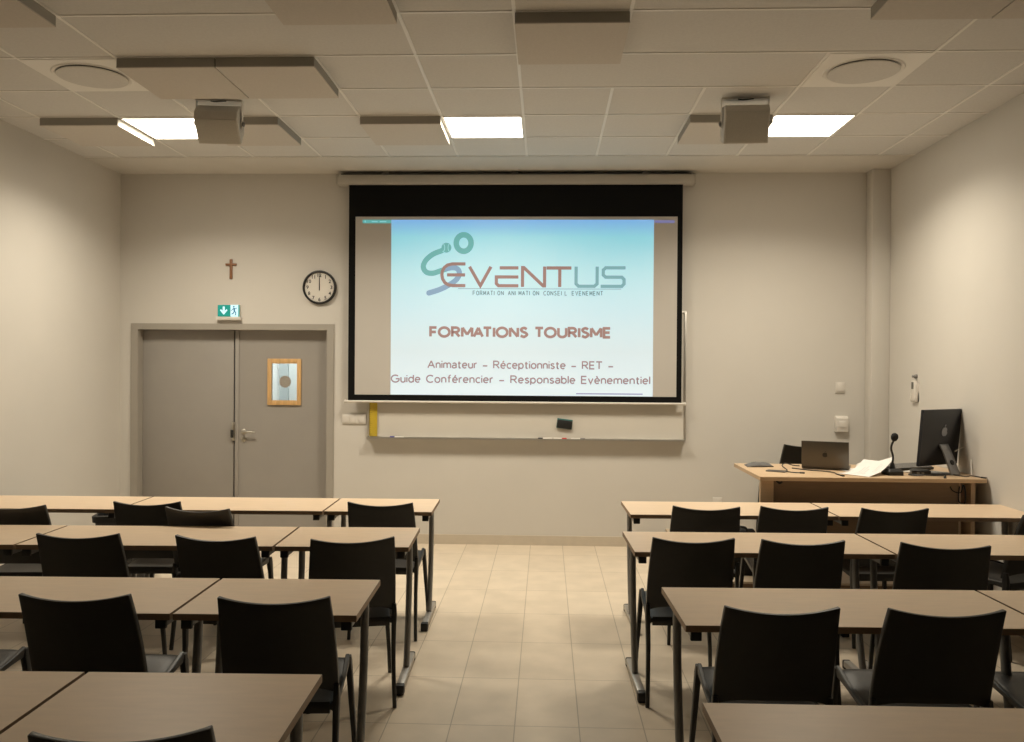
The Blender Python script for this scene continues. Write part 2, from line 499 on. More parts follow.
# right leaf with a cut-out for the glazed panel
gx0, gx1, gz0, gz1 = -2.622, -2.362, 1.325, 1.683
lf = MB()
xa, xb, za, zb = xm + .012, DX1 - T_ - .002, .008, DZ - T_ + .0095
lf.box((xa, yd, za), (gx0, yd + .045, zb)).box((gx1, yd, za), (xb, yd + .045, zb)).box((gx0, yd, za), (gx1, yd + .045, gz0)).box((gx0, yd, gz1), (gx1, yd + .045, zb))
d2 = struct(lf.build('door_2', DOORP), 'grey right leaf of the double door with a small wood framed window')
MB().box((xm - .012, yd + .012, .008), (xm + .012, yd + .04, DZ - T_ + .0095)).build('leaf_gap_shade', DARKGAP, d1)  # dark strip standing for the shade in the gap between the leaves
MB().box((xm + .004, yd - .012, .008), (xm + .042, yd, DZ - T_ + .0095)).build('astragal', DOORP, d2, bevel=.002)
lw = MB(); q = .042
lw.box((gx0 - q + .01, yd - .018, gz0 - q), (gx0 + .008, yd, gz1 + q)).box((gx1 - .008, yd - .018, gz0 - q), (gx1 + q - .01, yd, gz1 + q))
lw.box((gx0 + .008, yd - .018, gz0 - q), (gx1 - .008, yd, gz0 + .004)).box((gx0 + .008, yd - .018, gz1 - .004), (gx1 - .008, yd, gz1 + q))
wf = lw.build('window_frame', WOODF, d2, bevel=.003); wf['label'] = 'light wooden frame of the door window'
MB().box((gx0, yd + .02, gz0), (gx1, yd + .025, gz1)).build('window_pane', GLASS, d2)
st = MB(); disc(st, -2.492, 1.505, .058, 0); st_o = MB()
st_o.lathe([(.058, 0), (.058, .002)], 32, T=Matrix.Translation((-2.492, yd + .019, 1.505)) @ Matrix.Rotation(PI / 2, 4, 'X'))
st_o.build('sticker', STICK, d2)['label'] = 'round grey sticker on the door window'
RX = Matrix.Rotation(PI / 2, 4, 'X')           # lathe axis towards the room (-y)
def ax(x, y, z): return Matrix.Translation((x, y, z)) @ RX
hd = MB().lathe([(.026, 0), (.026, .006), (.022, .009), (.011, .010), (.011, .05)], 24, T=ax(-2.885, yd, 1.025))
hd.sweep([(-2.885, yd - .048, 1.025), (-2.86, yd - .05, 1.025), (-2.80, yd - .05, 1.024), (-2.765, yd - .047, 1.023)], [.010, .010, .009, .008], 12)
hd.build('door_handle', STEEL, d2)
lk = MB().lathe([(.026, 0), (.026, .006), (.022, .009), (.010, .010), (.010, .016)], 24, T=ax(-2.885, yd, .955))
lk.box((-2.889, yd - .018, .925), (-2.881, yd - .006, .953))
lk.build('lock', STEEL, d2)
la = MB().box((-2.995, yd - .022, .94), (-2.962, yd, 1.115), 0).box((-3.004, yd - .034, .965), (-2.972, yd - .022, 1.045), 1).box((-2.99, yd - .03, 1.05), (-2.968, yd - .022, 1.10), 0)
la.build('latch', [STEEL, BLACKP], d1, bevel=.003)['label'] = 'steel and black flush latch'
# corridor seen through the little window
co = MB()
CY = YW + 1.75
co.box((XL - .2, YW + .2, 0), (XL, CY, 2.7)).box((-1.0, YW + .2, 0), (-.9, CY, 2.7)).box((XL - .2, CY, 0), (-.9, CY + .1, 2.7)).box((XL - .2, YW + .2, 2.6), (-.9, CY, 2.7))
struct(co.build('wall_corridor', CORR))
struct(MB().box((-3.045, CY - .06, 0), (-2.94, CY, 2.6)).box((-2.94, CY - .03, 0), (-2.2, CY, 2.6), 1).build('trim_4', [CORRD, CORRM]), 'grey upright and pale panel on the corridor wall')
t = thing('corridor_fill_light', 'added cool white ceiling light, out of view, brightening the corridor behind the door window', 'ceiling light', (-2.6, YW + 1.0, 2.595))  # unseen lamp, added to brighten the view through the pane
MB().box((-.6, -.3, -.05), (.6, .3, 0)).build('housing', WHITEP, t)
MB().box((-.57, -.27, -.053), (.57, .27, -.05)).build('diffuser', CORRL, t)

# ------------------------------------------------------------------ ceiling things
def ceiling_lamp(k, label):
    t = thing('ceiling_light', label, 'ceiling light', ((gx(k) + gx(k + 1)) / 2, (gy(1) + gy(2)) / 2, ZC), 0, 'lit ceiling panels')
    h = .283
    fm = MB()
    for a in (-1, 1):
        fm.box((-h - .004, a * h - .006, -.010), (h + .004, a * h + .006, 0)).box((a * h - .006, -h, -.010), (a * h + .006, h, 0))
    fm.build('frame', BAR, t)
    MB().box((-h + .006, -h + .006, -.007), (h - .006, h - .006, -.002)).build('diffuser', LAMP, t)
    ld = bpy.data.lights.new('panel_light', 'AREA')
    ld.shape = 'SQUARE'; ld.size = 2 * h - .02; ld.energy = LAMP_WATTS; ld.color = LAMP_COLOR; ld.spread = LAMP_SPREAD
    lo = link('panel_light', ld, t); lo.location = (0, 0, -.0085)
ceiling_lamp(-5, 'lit square ceiling panel on the left, behind the left loudspeaker')
ceiling_lamp(-1, 'lit square ceiling panel in the middle, above the left end of the screen')
ceiling_lamp(3, 'lit square ceiling panel on the right, beside the right loudspeaker')

def panel(k, j, label, dx=0):
    """acoustic baffle of one tile, 6 cm thick, under column k row j"""
    lo = (gx(k) + .004, gy(j + 1) + .004, ZC - .062); hi = (gx(k + 1) - .004, gy(j) - .004, ZC - .005)
    m = MB()
    c = ((lo[0] + hi[0]) / 2, (lo[1] + hi[1]) / 2, ZC)
    L = [lo[i] - c[i] for i in range(3)]; Hh = [hi[i] - c[i] for i in range(3)]
    t = thing('acoustic_panel', label, 'acoustic panel', c, 0, 'hanging acoustic panels')
    MB().box((L[0], L[1], L[2]), (Hh[0], Hh[1], L[2] + .006)).build('face', PANEL, t)
    MB().box((L[0] + .001, L[1] + .001, L[2] + .006), (Hh[0] - .001, Hh[1] - .001, Hh[2] + .005)).build('core', PANEL_EDGE, t)
panel(-6, 1, 'grey acoustic panel left of the left lit ceiling panel, nearest the left wall')
panel(-4, 1, 'grey acoustic panel half hidden behind the left loudspeaker')
panel(-2, 1, 'grey acoustic panel directly left of the middle lit ceiling panel')
panel(2, 1, 'grey acoustic panel half hidden behind the right loudspeaker')
panel(-4, 3, 'left one of the joined pair of acoustic panels beside the left round air vent')
panel(-3, 3, 'right one of the joined pair of acoustic panels above the left loudspeaker')
panel(0, 4, 'grey acoustic panel alone in the middle, above and in front of the screen')
panel(-5, 5, 'acoustic panel in the top left corner, nearer the camera than the left air vent')
panel(-2, 5, 'acoustic panel cut by the top edge, in front of the joined pair')
panel(3, 5, 'acoustic panel cut by the top edge, in front of the right air vent')
panel(4, 5, 'acoustic panel in the top right corner, nearest the right wall')

def vent(k, label):
    t = thing('air_vent', label, 'air vent', ((gx(k) + gx(k + 1)) / 2, (gy(3) + gy(4)) / 2, ZC), 0, 'round ceiling air vents')
    h = .285
    MB().box((-h, -h, -.006), (h, h, 0)).build('plate', BAR, t)
    MB().lathe([(.235, -.006), (.228, -.012), (.205, -.008), (.195, -.006)], 48).build('collar', BAR, t)
    MB().lathe([(.001, -.006), (.195, -.006), (.195, -.0075), (.001, -.0075)], 48).build('shadow_gap', DARKGAP, t)  # dark sheet standing for the shade in the slot around the disc
    MB().lathe([(.06, -.0075), (.06, -.012), (.203, -.013), (.208, -.017), (.203, -.021), (.0, -.022)], 48).build('disc', CEIL, t)
vent(-5, 'round white ceiling air vent on the left, beside the joined acoustic panels')
vent(3, 'round white ceiling air vent on the right, above the right loudspeaker')

def loudspeaker(x, y, z, tilt, rz, label, h=.22, d=.19, w=.30):
    t = thing('loudspeaker', label, 'loudspeaker', (x, y, ZC), rz, 'ceiling loudspeakers')
    zc = z - ZC
    T = Matrix.Translation((0, 0, zc)) @ Matrix.Rotation(tilt, 4, 'X')
    # cabinet profile in (y, z): wide front, tapered back
    prof = [(-d / 2, -h / 2), (-d / 2, h / 2), (-d / 2 + .03, h / 2 + .03), (d / 2, h / 2), (d / 2, -h / 2 + .03), (-d / 2 + .03, -h / 2)]
    prof = [(-d / 2, -h / 2), (-d / 2, h / 2 - .03), (-d / 2 + .045, h / 2), (d / 2, h / 2 - .02), (d / 2, -h / 2 + .05), (d / 2 - .03, -h / 2)]
    m = MB().prism([(a, b) for a, b in prof], -w / 2, w / 2, T=T, axis='x')
    cab = m.build('cabinet', SPKM, t, bevel=.006)
    MB().box((-w / 2 + .010, -d / 2 - .006, -h / 2 + .010), (w / 2 - .010, -d / 2 + .002, h / 2 - .035), T=T).build('grille', GRILLE, t, bevel=.003)
    b = MB()
    ht = -.012
    b.box((-w / 2 - .012, -.03, ht), (w / 2 + .012, .03, ht + .012))
    for s in (-1, 1):
        x_ = s * (w / 2 + .012)
        b.box((min(x_, x_ - s * .004), -.02, zc - .03), (max(x_, x_ - s * .004), .02, ht + .002))
    b.build('bracket', WHITEP, t)
    for s in (-1, 1):
        MB().lathe([(.018, 0), (.018, .012), (.010, .016)], 16, T=Matrix.Translation((s * (w / 2 + .010), 0, zc)) @ Matrix.Rotation(s * PI / 2, 4, 'Y')).build('clamp_knob', GREYP, t)
    kc = MB().sweep(spline([(-.05, -.03, ht - .002), (-.02, -.05, ht - .012), (.03, -.045, ht - .006), (.05, -.03, ht)]), .004, 8)
    kc.sweep([(0, 0, ht + .012), (0, 0, 0)], .02, 12)
    kc.build('cable_gland', BLACKP, t)
loudspeaker(-2.24, 5.80, 3.312, math.radians(44), math.radians(7), 'grey loudspeaker hung from the ceiling on the left, tilted steeply down', h=.225, d=.16, w=.285)
loudspeaker(1.318, 5.82, 3.302, math.radians(20), math.radians(-3), 'grey loudspeaker hung from the ceiling on the right, facing the seats', h=.245, d=.17, w=.29)

# ------------------------------------------------------------------ projection screen
YS = 7.93
ps = thing('projection_screen', 'white projection screen with black border showing a blue training slide', 'projection screen', (0, YS, 0))
cs = MB().prism([(-.05, 3.345), (-.055, 3.40), (-.045, 3.425), (.085, 3.425), (.085, 3.34), (-.03, 3.34)], -1.945, 1.345, axis='x')
cs.box((-1.95, -.058, 3.337), (-1.935, .09, 3.43)).box((1.335, -.058, 3.337), (1.35, .09, 3.43))
cs.build('case', CASEM, ps, bevel=.003)
mb_ = MB()
for x in (-1.5, -.3, .9): mb_.box((x - .03, .0, 3.42), (x + .03, .08, ZC - .004))
mb_.box((-1.92, .02, 3.43), (1.32, .07, 3.452))
mb_.build('mounting_strip', GREYP, ps)  # brackets and a dark strip along the gap above the case
MB().box((-1.838, -.002, 1.342), (1.24, .001, 3.36)).build('border', SCREENB, ps)
MB().box((-1.775, -.005, 1.396), (1.193, -.002, 3.046)).build('screen_cloth', SCREENW, ps)
wbm = MB().sweep([(-1.86, 0, 1.332), (1.27, 0, 1.332)], [(.011, .014)] * 2, 12)
wbm.sweep([(-1.872, 0, 1.332), (-1.86, 0, 1.332)], .016, 12).sweep([(1.27, 0, 1.332), (1.282, 0, 1.332)], .016, 12)
wbm.build('weight_bar', WHITEP, ps)
sx0, sx1, sz0, sz1 = -1.440, .978, 1.398, 3.018
sl = MB().box((sx0, -.0065, sz0), (sx1, -.005, sz1)).build('slide', SLIDE, ps)
K = (sx1 - sx0) / 953.0                           # slide drawing units: 953 wide, from its top left corner
def SX(x): return sx0 + (x - 43) * K
def SZ(y): return sz1 - (y - 20) * K
yt = -.0075
def pts(*a): return [(SX(x), SZ(y)) for x, y in a]
# round emblem: S-shaped ribbon arm, ball and ring
lg = MB()
arm = [(p.x, p.y) for p in spline([(228, 133, 0), (196, 146, 0), (170, 168, 0), (161, 192, 0), (172, 211, 0), (196, 215, 0), (228, 205, 0), (262, 195, 0), (284, 198, 0), (293, 214, 0), (284, 236, 0), (258, 256, 0), (222, 274, 0), (182, 287, 0)], 6)]
half = len(arm) // 2
ribbon(lg, [(SX(x), SZ(y)) for x, y in arm[:half + 1]], 19 * K, yt, mi=0, round_cap=True)
ribbon(lg, [(SX(x), SZ(y)) for x, y in arm[half:]], 19 * K, yt - .0004, mi=1, round_cap=True)
ribbon(lg, [(SX(308 + 27 * math.cos(2 * PI * k / 40)), SZ(105 + 30 * math.sin(2 * PI * k / 40))) for k in range(40)], 20 * K, yt, closed=True)
disc(lg, SX(245), SZ(122), 18 * K, yt)
for cx_ in (231, 259):
    ribbon(lg, [(SX(cx_ + (8 if cx_ < 245 else -8) * math.cos(a / 10 * PI - PI / 2)), SZ(122 + 15 * math.sin(a / 10 * PI - PI / 2))) for a in range(11)], 3 * K, yt - .0006, mi=2)
lg.build('logo_emblem', [P_TEAL, P_BLUE, P_WHITE], sl)
# word EVENTUS in strokes
lt = MB(); W_ = 11.5 * K; y2 = yt - .001
ribbon(lt, pts((315, 181), (268, 181), (250, 185), (238, 194), (231, 207), (229, 221), (232, 236), (240, 249), (252, 257), (270, 260), (315, 260)), W_, y2)
ribbon(lt, pts((248, 221), (314, 221)), W_, y2)
ribbon(lt, pts((330, 191), (370, 260), (408, 191)), W_, y2)
ribbon(lt, pts((440, 195), (508, 195)), W_, y2)
ribbon(lt, pts((508, 228), (428, 228), (428, 252), (436, 260), (508, 260)), W_, y2)
ribbon(lt, pts((523, 264), (523, 194), (528, 194), (598, 260), (603, 260), (603, 190)), W_, y2)
ribbon(lt, pts((610, 195), (700, 195)), W_, y2)
ribbon(lt, pts((658, 198), (658, 264)), W_, y2)
ribbon(lt, pts((717, 190), (717, 252), (726, 261), (783, 261), (793, 252), (793, 190)), W_, y2, mi=1)
ribbon(lt, pts((895, 194), (824, 194), (815, 202), (815, 220), (824, 228), (882, 228), (890, 236), (890, 252), (882, 261), (806, 261)), W_, y2, mi=1)
ribbon(lt, pts((288, 271), (880, 271)), 1.6 * K, y2, mi=2)
lt.build('logo_word', [P_RED, P_TEALG, P_GREY], sl)
def arc(cx, cy, rx, ry, a0, a1, n=14):
    return [(cx + rx * math.cos(math.radians(a0 + (a1 - a0) * i / n)), cy + ry * math.sin(math.radians(a0 + (a1 - a0) * i / n))) for i in range(n + 1)]
def sp2(*a): return [(p.x, p.y) for p in spline([(x, y, 0) for x, y in a], 5)]
E_ = [[(.0, .36), (.48, .36)], arc(.24, .35, .24, .35, 0, 315)]
BOWL = arc(.24, .35, .24, .35, 0, 360, 24)
GL = {   # letter: (strokes, width); cap height 1, x-height .7
 'A': ([[(0, 0), (.36, 1)], [(.36, 1), (.72, 0)], [(.13, .34), (.59, .34)]], .72),
 'C': ([arc(.4, .5, .4, .5, 48, 312, 20)], .68), 'E': ([[(.5, 1), (0, 1), (0, 0), (.5, 0)], [(0, .52), (.46, .52)]], .5),
 'F': ([[(.5, 1), (0, 1), (0, 0)], [(0, .5), (.45, .5)]], .48), 'G': ([arc(.42, .5, .42, .5, 48, 335, 20) + [(.80, .48), (.46, .48)]], .80),
 'I': ([[(0, 0), (0, 1)]], 0), 'L': ([[(0, 1), (0, 0), (.48, 0)]], .48), 'M': ([[(0, 0), (0, 1)], [(.02, 1), (.41, .22)], [(.41, .22), (.80, 1)], [(.82, 1), (.82, 0)]], .82),
 'N': ([[(0, 0), (0, 1)], [(.02, .98), (.62, .02)], [(.64, 0), (.64, 1)]], .64), 'O': ([arc(.43, .5, .43, .5, 0, 360, 28)], .86),
 'R': ([[(0, 0), (0, 1), (.30, 1)] + arc(.30, .745, .25, .255, 80, -80, 10) + [(0, .49)], [(.28, .49), (.60, 0)]], .6),
 'S': ([sp2((.50, .86), (.28, 1.0), (.04, .84), (.14, .60), (.40, .45), (.52, .24), (.28, .0), (0, .14))], .52),
 'T': ([[(0, 1), (.64, 1)], [(.32, 1), (.32, 0)]], .64), 'U': ([[(0, 1)] + arc(.32, .33, .32, .33, 180, 360) + [(.64, 1)]], .64),
 'V': ([[(0, 1), (.35, 0), (.70, 1)]], .7),
 'a': ([sp2((.03, .60), (.22, .70), (.40, .60), (.42, .42)) + [(.42, 0)], [(.42, .40), (.22, .38)] + arc(.18, .19, .18, .19, 90, 270, 8) + [(.30, .03), (.42, .16)]], .42),
 'b': ([[(0, 1.04), (0, 0)], BOWL], .48), 'c': ([arc(.25, .35, .25, .35, 52, 308)], .40), 'd': ([[(.48, 1.04), (.48, 0)], BOWL], .48),
 'e': (E_, .48), 'é': (E_ + [[(.18, .84), (.34, 1.04)]], .48), 'è': (E_ + [[(.30, .84), (.14, 1.04)]], .48),
 'f': ([[(.14, 0), (.14, .82)] + arc(.30, .84, .16, .19, 170, 80, 6), [(0, .68), (.30, .68)]], .32),
 'i': ([[(0, 0), (0, .7)], [(0, .88), (0, 1.0)]], 0), 'l': ([[(0, 0), (0, 1.04)]], 0),
 'm': ([[(0, 0), (0, .7)], [(0, .42)] + arc(.19, .45, .19, .25, 180, 0, 10) + [(.38, 0)], [(.38, .42)] + arc(.57, .45, .19, .25, 180, 0, 10) + [(.76, 0)]], .76),
 'n': ([[(0, 0), (0, .7)], [(0, .40)] + arc(.21, .44, .21, .26, 180, 0, 10) + [(.42, 0)]], .42),
 'o': ([arc(.25, .35, .25, .35, 0, 360, 24)], .5), 'p': ([[(0, .7), (0, -.26)], BOWL], .48),
 'r': ([[(0, 0), (0, .7)], [(0, .38)] + arc(.22, .42, .22, .28, 180, 80, 6)], .24),
 's': ([sp2((.35, .60), (.20, .70), (.03, .58), (.11, .41), (.28, .32), (.37, .17), (.20, .0), (0, .09))], .37),
 't': ([[(.12, .92), (.12, .15)] + arc(.26, .16, .14, .16, 180, 285, 6), [(0, .68), (.30, .68)]], .30),
 'u': ([[(0, .7)] + arc(.21, .26, .21, .26, 180, 360, 10) + [(.42, .7)], [(.42, .7), (.42, 0)]], .42),
 'v': ([[(0, .7), (.23, 0), (.46, .7)]], .46), '\u2013': ([[(0, .32), (.50, .32)]], .5)}
def slide_text(name, body, x0, x1, base, cap, stroke, m, gap=.20, space=.30, mono=None):
    """one mesh per word, strokes fitted between slide x0..x1, baseline and cap height in slide units"""
    pos = 0; lay = []; last = ''
    for ch in body:
        pos -= 0 if mono else {'AT': .16, 'MA': .08, 'TO': .06, 'AN': .04}.get(last + ch, 0); last = ch
        if ch == ' ':
            pos += mono or (space + gap); continue
        g, wd = GL[ch]
        if mono: lay.append((ch, pos + (mono - gap - .6) / 2, .6 / max(wd, .6))); pos += mono
        else: lay.append((ch, pos, 1)); pos += wd + gap
    total = lay[-1][1] + GL[lay[-1][0]][1] * lay[-1][2]
    kx = (x1 - x0 - stroke) / total; ky = cap - stroke
    i = 0
    for word in body.split(' '):
        mb = MB()
        for ch in word:
            _, px_, sq = lay[i]; i += 1
            for st_ in GL[ch][0]:
                ribbon(mb, pts(*[(x0 + stroke / 2 + (px_ + x * sq) * kx, base - stroke / 2 - y * ky) for x, y in st_]), stroke * K, y2)
        mb.build(name, m, sl)
slide_text('logo_tagline', 'FORMATION ANIMATION CONSEIL EVENEMENT', 341, 815, 295, 17, 2.6, P_GREY, mono=.95)
slide_text('title_text', 'FORMATIONS TOURISME', 184, 846, 450, 42, 9.6, P_RED, gap=.235, space=.22)
slide_text('subtitle_text', 'Animateur \u2013 Réceptionniste \u2013 RET \u2013', 178, 855, 562, 30, 4.6, P_ROSE)
slide_text('subtitle_text', 'Guide Conférencier \u2013 Responsable Evènementiel', 44, 987, 615, 30, 4.6, P_ROSE)
tb = MB().box((SX(-63), -.0055, SZ(33)), (SX(42), -.005, SZ(20))).build('screen_tab', P_TEAL, ps)
for a_, b_, c_, d_ in ((-56, -51, 30, 23), (-30, -8, 29, 25), (0, 24, 29, 25)):
    MB().box((SX(a_), -.0062, SZ(c_)), (SX(b_), -.0055, SZ(d_))).build('tab_mark', P_WHITE, tb)
MB().box((SX(998), -.0055, SZ(32)), (SX(1070), -.005, SZ(22))).build('screen_tab', P_VIOL, ps)
MB().box((SX(720), -.0075, SZ(652)), (SX(960), -.0066, SZ(648))).build('taskbar', P_VIOL, ps)

# ------------------------------------------------------------------ whiteboard and wall things
bw = thing('whiteboard', 'white enamel board with aluminium frame, partly hidden behind the projection screen', 'whiteboard', (0, YW, 0))
MB().box((-1.655, -.022, 1.0), (1.275, -.006, 2.165)).build('panel', BOARD, bw)
fm = MB()
fm.box((-1.672, -.03, .985), (-1.652, 0, 2.185)).box((1.272, -.03, .985), (1.292, 0, 2.185)).box((-1.652, -.03, 2.165), (1.272, 0, 2.185)).box((-1.652, -.03, .985), (1.272, 0, 1.003))
fm.build('frame', ALU, bw, bevel=.002)
tr = MB().prism([(-.095, .985), (-.095, 1.0), (-.091, 1.0), (-.091, .990), (-.03, .990), (-.03, .985)], -1.65, 1.27, axis='x')
tr.box((-1.662, -.097, .98), (-1.65, -.028, 1.004)).box((1.27, -.097, .98), (1.282, -.028, 1.004))
tr.build('marker_tray', ALU, bw)
rl = thing('ruler', 'yellow ruler standing upright at the left end of the whiteboard', 'ruler', (-1.61, YW - .035, 1.005))
MB().box((-.036, -.004, 0), (.036, .004, 1.0)).build('blade', YELLOW, rl, bevel=.001)
tk = MB()
for i in range(50):
    z = .02 + i * .02
    tk.box((-.034, -.0046, z), (-.034 + (.022 if i % 5 == 0 else .012), -.004, z + .002))
tk.build('graduations', INK, rl)
er = thing('board_eraser', 'black and teal magnetic eraser stuck on the whiteboard', 'eraser', (.175, YW - .022, 1.135))
er.rotation_euler = (0, math.radians(7), 0)
MB().box((-.07, -.028, -.042), (.07, -.010, .036)).build('body', BLACKP, er, bevel=.008)
MB().box((-.072, -.010, -.044), (.072, 0, .046)).build('felt', TEALP, er, bevel=.003)
def marker(x, l, cap, label, capleft=True, body=WHITEP):
    t = thing('marker_pen', label, 'marker', (x, YW - .062, .9995), 0, 'marker pens on the board tray')
    s = -1 if capleft else 1
    MB().sweep([(-s * l / 2, 0, 0), (s * (l / 2 - .045), 0, 0)], .0095, 12).build('barrel', body, t)
    MB().sweep([(s * (l / 2 - .045), 0, 0), (s * (l / 2 - .004), 0, 0), (s * l / 2, 0, 0)], [.0105, .0105, .007], 12).build('cap', cap, t)
marker(-1.385, .13, BLUE, 'white marker with a dark blue cap at the left end of the board tray')
marker(-.005, .13, BLACKP, 'white marker with a black cap on the board tray below the eraser')
marker(.135, .12, RED, 'white marker with a red cap on the board tray below the eraser', False)
marker(.30, .13, GREYP, 'marker with a grey green cap, rightmost on the board tray', False, WHITEP)

def wall_plate(name, x, z, wx, wz, label, n=1, cat='wall plate', depth=.012, y=YW, group=None):
    t = thing(name, label, cat, (x, y, z), 0, group)
    MB().box((-wx / 2, -depth, -wz / 2), (wx / 2, 0, wz / 2)).build('plate', WHITEP, t, bevel=.003)
    s = wx / n
    for i in range(n):
        c = -wx / 2 + s * (i + .5)
        MB().box((c - s * .36, -depth - .006, -wz * .36), (c + s * .36, -depth + .001, wz * .36)).build('rocker', WHITEP, t, bevel=.002)
    return t
wall_plate('wall_switch', -1.80, 1.162, .225, .092, 'white triple switch plate left of the whiteboard, low beside the yellow ruler', 3, 'switch')
wall_plate('wall_switch', 2.702, 1.492, .088, .098, 'small white switch on the back wall, upper of the two near the pilaster', 1, 'switch')
ob = thing('socket_box', 'white surface-mounted box on the back wall, lower of the two near the pilaster', 'socket', (2.71, YW, 1.157))
MB().prism([(-.05, -.07), (-.055, .055), (-.03, .075), (0, .075), (0, -.07)], -.055, .055, axis='x').build('housing', WHITEP, ob, bevel=.004)
MB().box((-.035, -.058, -.03), (.035, -.05, .03)).build('socket_face', WHITEP, ob, bevel=.003)
wall_plate('wall_socket', 1.59, .425, .085, .085, 'small white socket low on the back wall left of the desk', 1, 'socket')

cr = thing('crucifix', 'small plain wooden cross on the back wall above the exit sign', 'cross', (-2.977, YW, 2.565))
MB().box((-.013, -.016, -.09), (.013, 0, .095)).build('upright', CROSSM, cr, bevel=.003)
MB().box((-.052, -.017, .035), (.052, -.001, .056)).build('crossbar', CROSSM, cr, bevel=.003)

ex = thing('exit_sign', 'lit green and white emergency exit sign above the double door', 'exit sign', (-2.988, YW, 2.16))
MB().box((-.118, -.045, -.075), (.118, 0, -.045)).build('base', WHITEP, ex, bevel=.004)
MB().box((-.106, -.035, -.045), (.106, -.008, .07)).build('housing', WHITEP, ex, bevel=.003)
MB().box((-.104, -.037, -.042), (.018, -.035, .067)).box((.092, -.037, -.042), (.104, -.035, .067)).build('green_panel', GREENL, ex)
MB().box((.018, -.037, -.042), (.092, -.035, .067)).build('doorway_panel', WHITEL, ex)
ar = MB(); ya = -.0385
ar.add([(-.056, ya, .052), (-.036, ya, .052), (-.036, ya, .012), (-.018, ya, .028), (-.010, ya, .016), (-.046, ya, -.026), (-.082, ya, .016), (-.074, ya, .028), (-.056, ya, .012)], [list(range(9))])
ar.build('arrow', WHITEL, ex)
rm = MB()
disc(rm, .050, .050, .008, ya)
ribbon(rm, [(.052, .038), (.056, .006)], .014, ya)
ribbon(rm, [(.052, .034), (.036, .026), (.028, .012)], .006, ya - .0003)
ribbon(rm, [(.054, .034), (.070, .030), (.078, .040)], .006, ya - .0003)
ribbon(rm, [(.055, .010), (.070, -.006), (.066, -.030)], .008, ya - .0003)
ribbon(rm, [(.056, .010), (.046, -.012), (.028, -.020)], .008, ya - .0006)
rm.build('running_figure', FIGL, ex)

ck = thing('wall_clock', 'round black-rimmed wall clock with numerals, both hands at twelve', 'clock', (-2.131, YW, 2.397))
MB().lathe([(.159, 0), (.160, .02), (.155, .036), (.145, .038), (.140, .030), (.139, .016)], 64, T=RX).build('rim', BLACKP, ck)
MB().lathe([(.142, 0), (.142, .017)], 64, T=RX).build('dial', CLOCKF, ck)
nm = MB()
for i in range(1, 13):
    a = PI / 2 - i * PI / 6
    vs, fs = text_mesh(str(i), height=.034, bold=.02)
    nm.add(vs, fs, 0, Matrix.Translation((.113 * math.cos(a), -.0182, .113 * math.sin(a))))
for i in range(60):
    a = i * PI / 30
    nm.box((-.001, -.0182, .130), (.001, -.0175, .136), 0, Matrix.Rotation(a, 4, 'Y'))
nm.build('numerals', INK, ck)
MB().prism([(-.0045, -.03), (-.0035, .085), (.0035, .085), (.0045, -.03)], -.021, -.0195).build('hour_hand', INK, ck)
MB().prism([(-.003, -.03), (-.002, .122), (.002, .122), (.003, -.03)], -.0235, -.022).build('minute_hand', INK, ck)

# remote control in its holder on the right wall
rc = thing('remote_control', 'white remote control in a holder on the right wall above the desk', 'remote control', (XR, 7.30, 1.50))
MB().box((-.028, -.042, -.10), (-.012, .042, .07)).build('body', WHITEP, rc, bevel=.004)
MB().box((-.0295, -.005, .0), (-.028, .034, .058)).build('display', LCD, rc)
MB().box((-.012, -.046, -.105), (0, .046, .05)).box((-.032, -.046, -.105), (0, -.042, -.03)).box((-.032, .042, -.105), (0, .046, -.03)).build('holder', WHITEP, rc, bevel=.002)
MB().lathe([(.018, 0), (.018, .012), (.008, .03), (.012, .036)], 16, T=Matrix.Translation((0, 0, .105)) @ Matrix.Rotation(-PI / 2, 4, 'Y')).build('hook', GREYP, rc)

# ------------------------------------------------------------------ student tables
TD, TH = .53, .75
def make_table(wd, label, group):
    t = thing('student_table', label, 'table', (0, 0, 0), 0, group)
    hx, hy = wd / 2 - .006, TD / 2
    top = MB().box((-hx, -hy, TH - .024), (hx, hy, TH - .0008), 1).box((-hx + .001, -hy + .001, TH - .001), (hx - .001, hy - .001, TH), 0)
    top.build('tabletop', [TOPM, EDGEM], t)
    cb = MB().box((-hx + .06, .10, TH - .064), (hx - .06, .14, TH - .026))
    cb.build('crossbar', LEGM, t, bevel=.004)
    for s in (-1, 1):
        x = s * (hx - .042)
        sa = MB().box((x - .017, -hy + .035, TH - .058), (x + .017, hy - .06, TH - .024)).build('support_arm', LEGM, t, bevel=.003)
        MB().box((x - .020, -hy + .018, TH - .062), (x + .020, -hy + .036, TH - .024)).build('end_cap', BLACKP, sa, bevel=.003)
        pth = []
        for i in range(13):
            q_ = i / 12
            pth.append((x, .135 - .125 * q_ ** 2.0, TH - .058 - (TH - .058 - .05) * q_))
        MB().sweep(pth, [(.024, .017)] * 13, 14, up=(0, 1, 0)).build('leg', LEGM, t)
        ft = MB().box((x - .021, -hy + .02, .014), (x + .021, hy - .02, .050)).build('foot', FOOTM, t, bevel=.008)
        MB().box((x - .023, -hy - .012, 0), (x + .023, -hy + .034, .053)).build('end_cap', BLACKP, ft, bevel=.008)
        MB().box((x - .021, hy - .03, 0), (x + .021, hy - .002, .050)).build('end_cap', BLACKP, ft, bevel=.008)
    return t
protos = {}
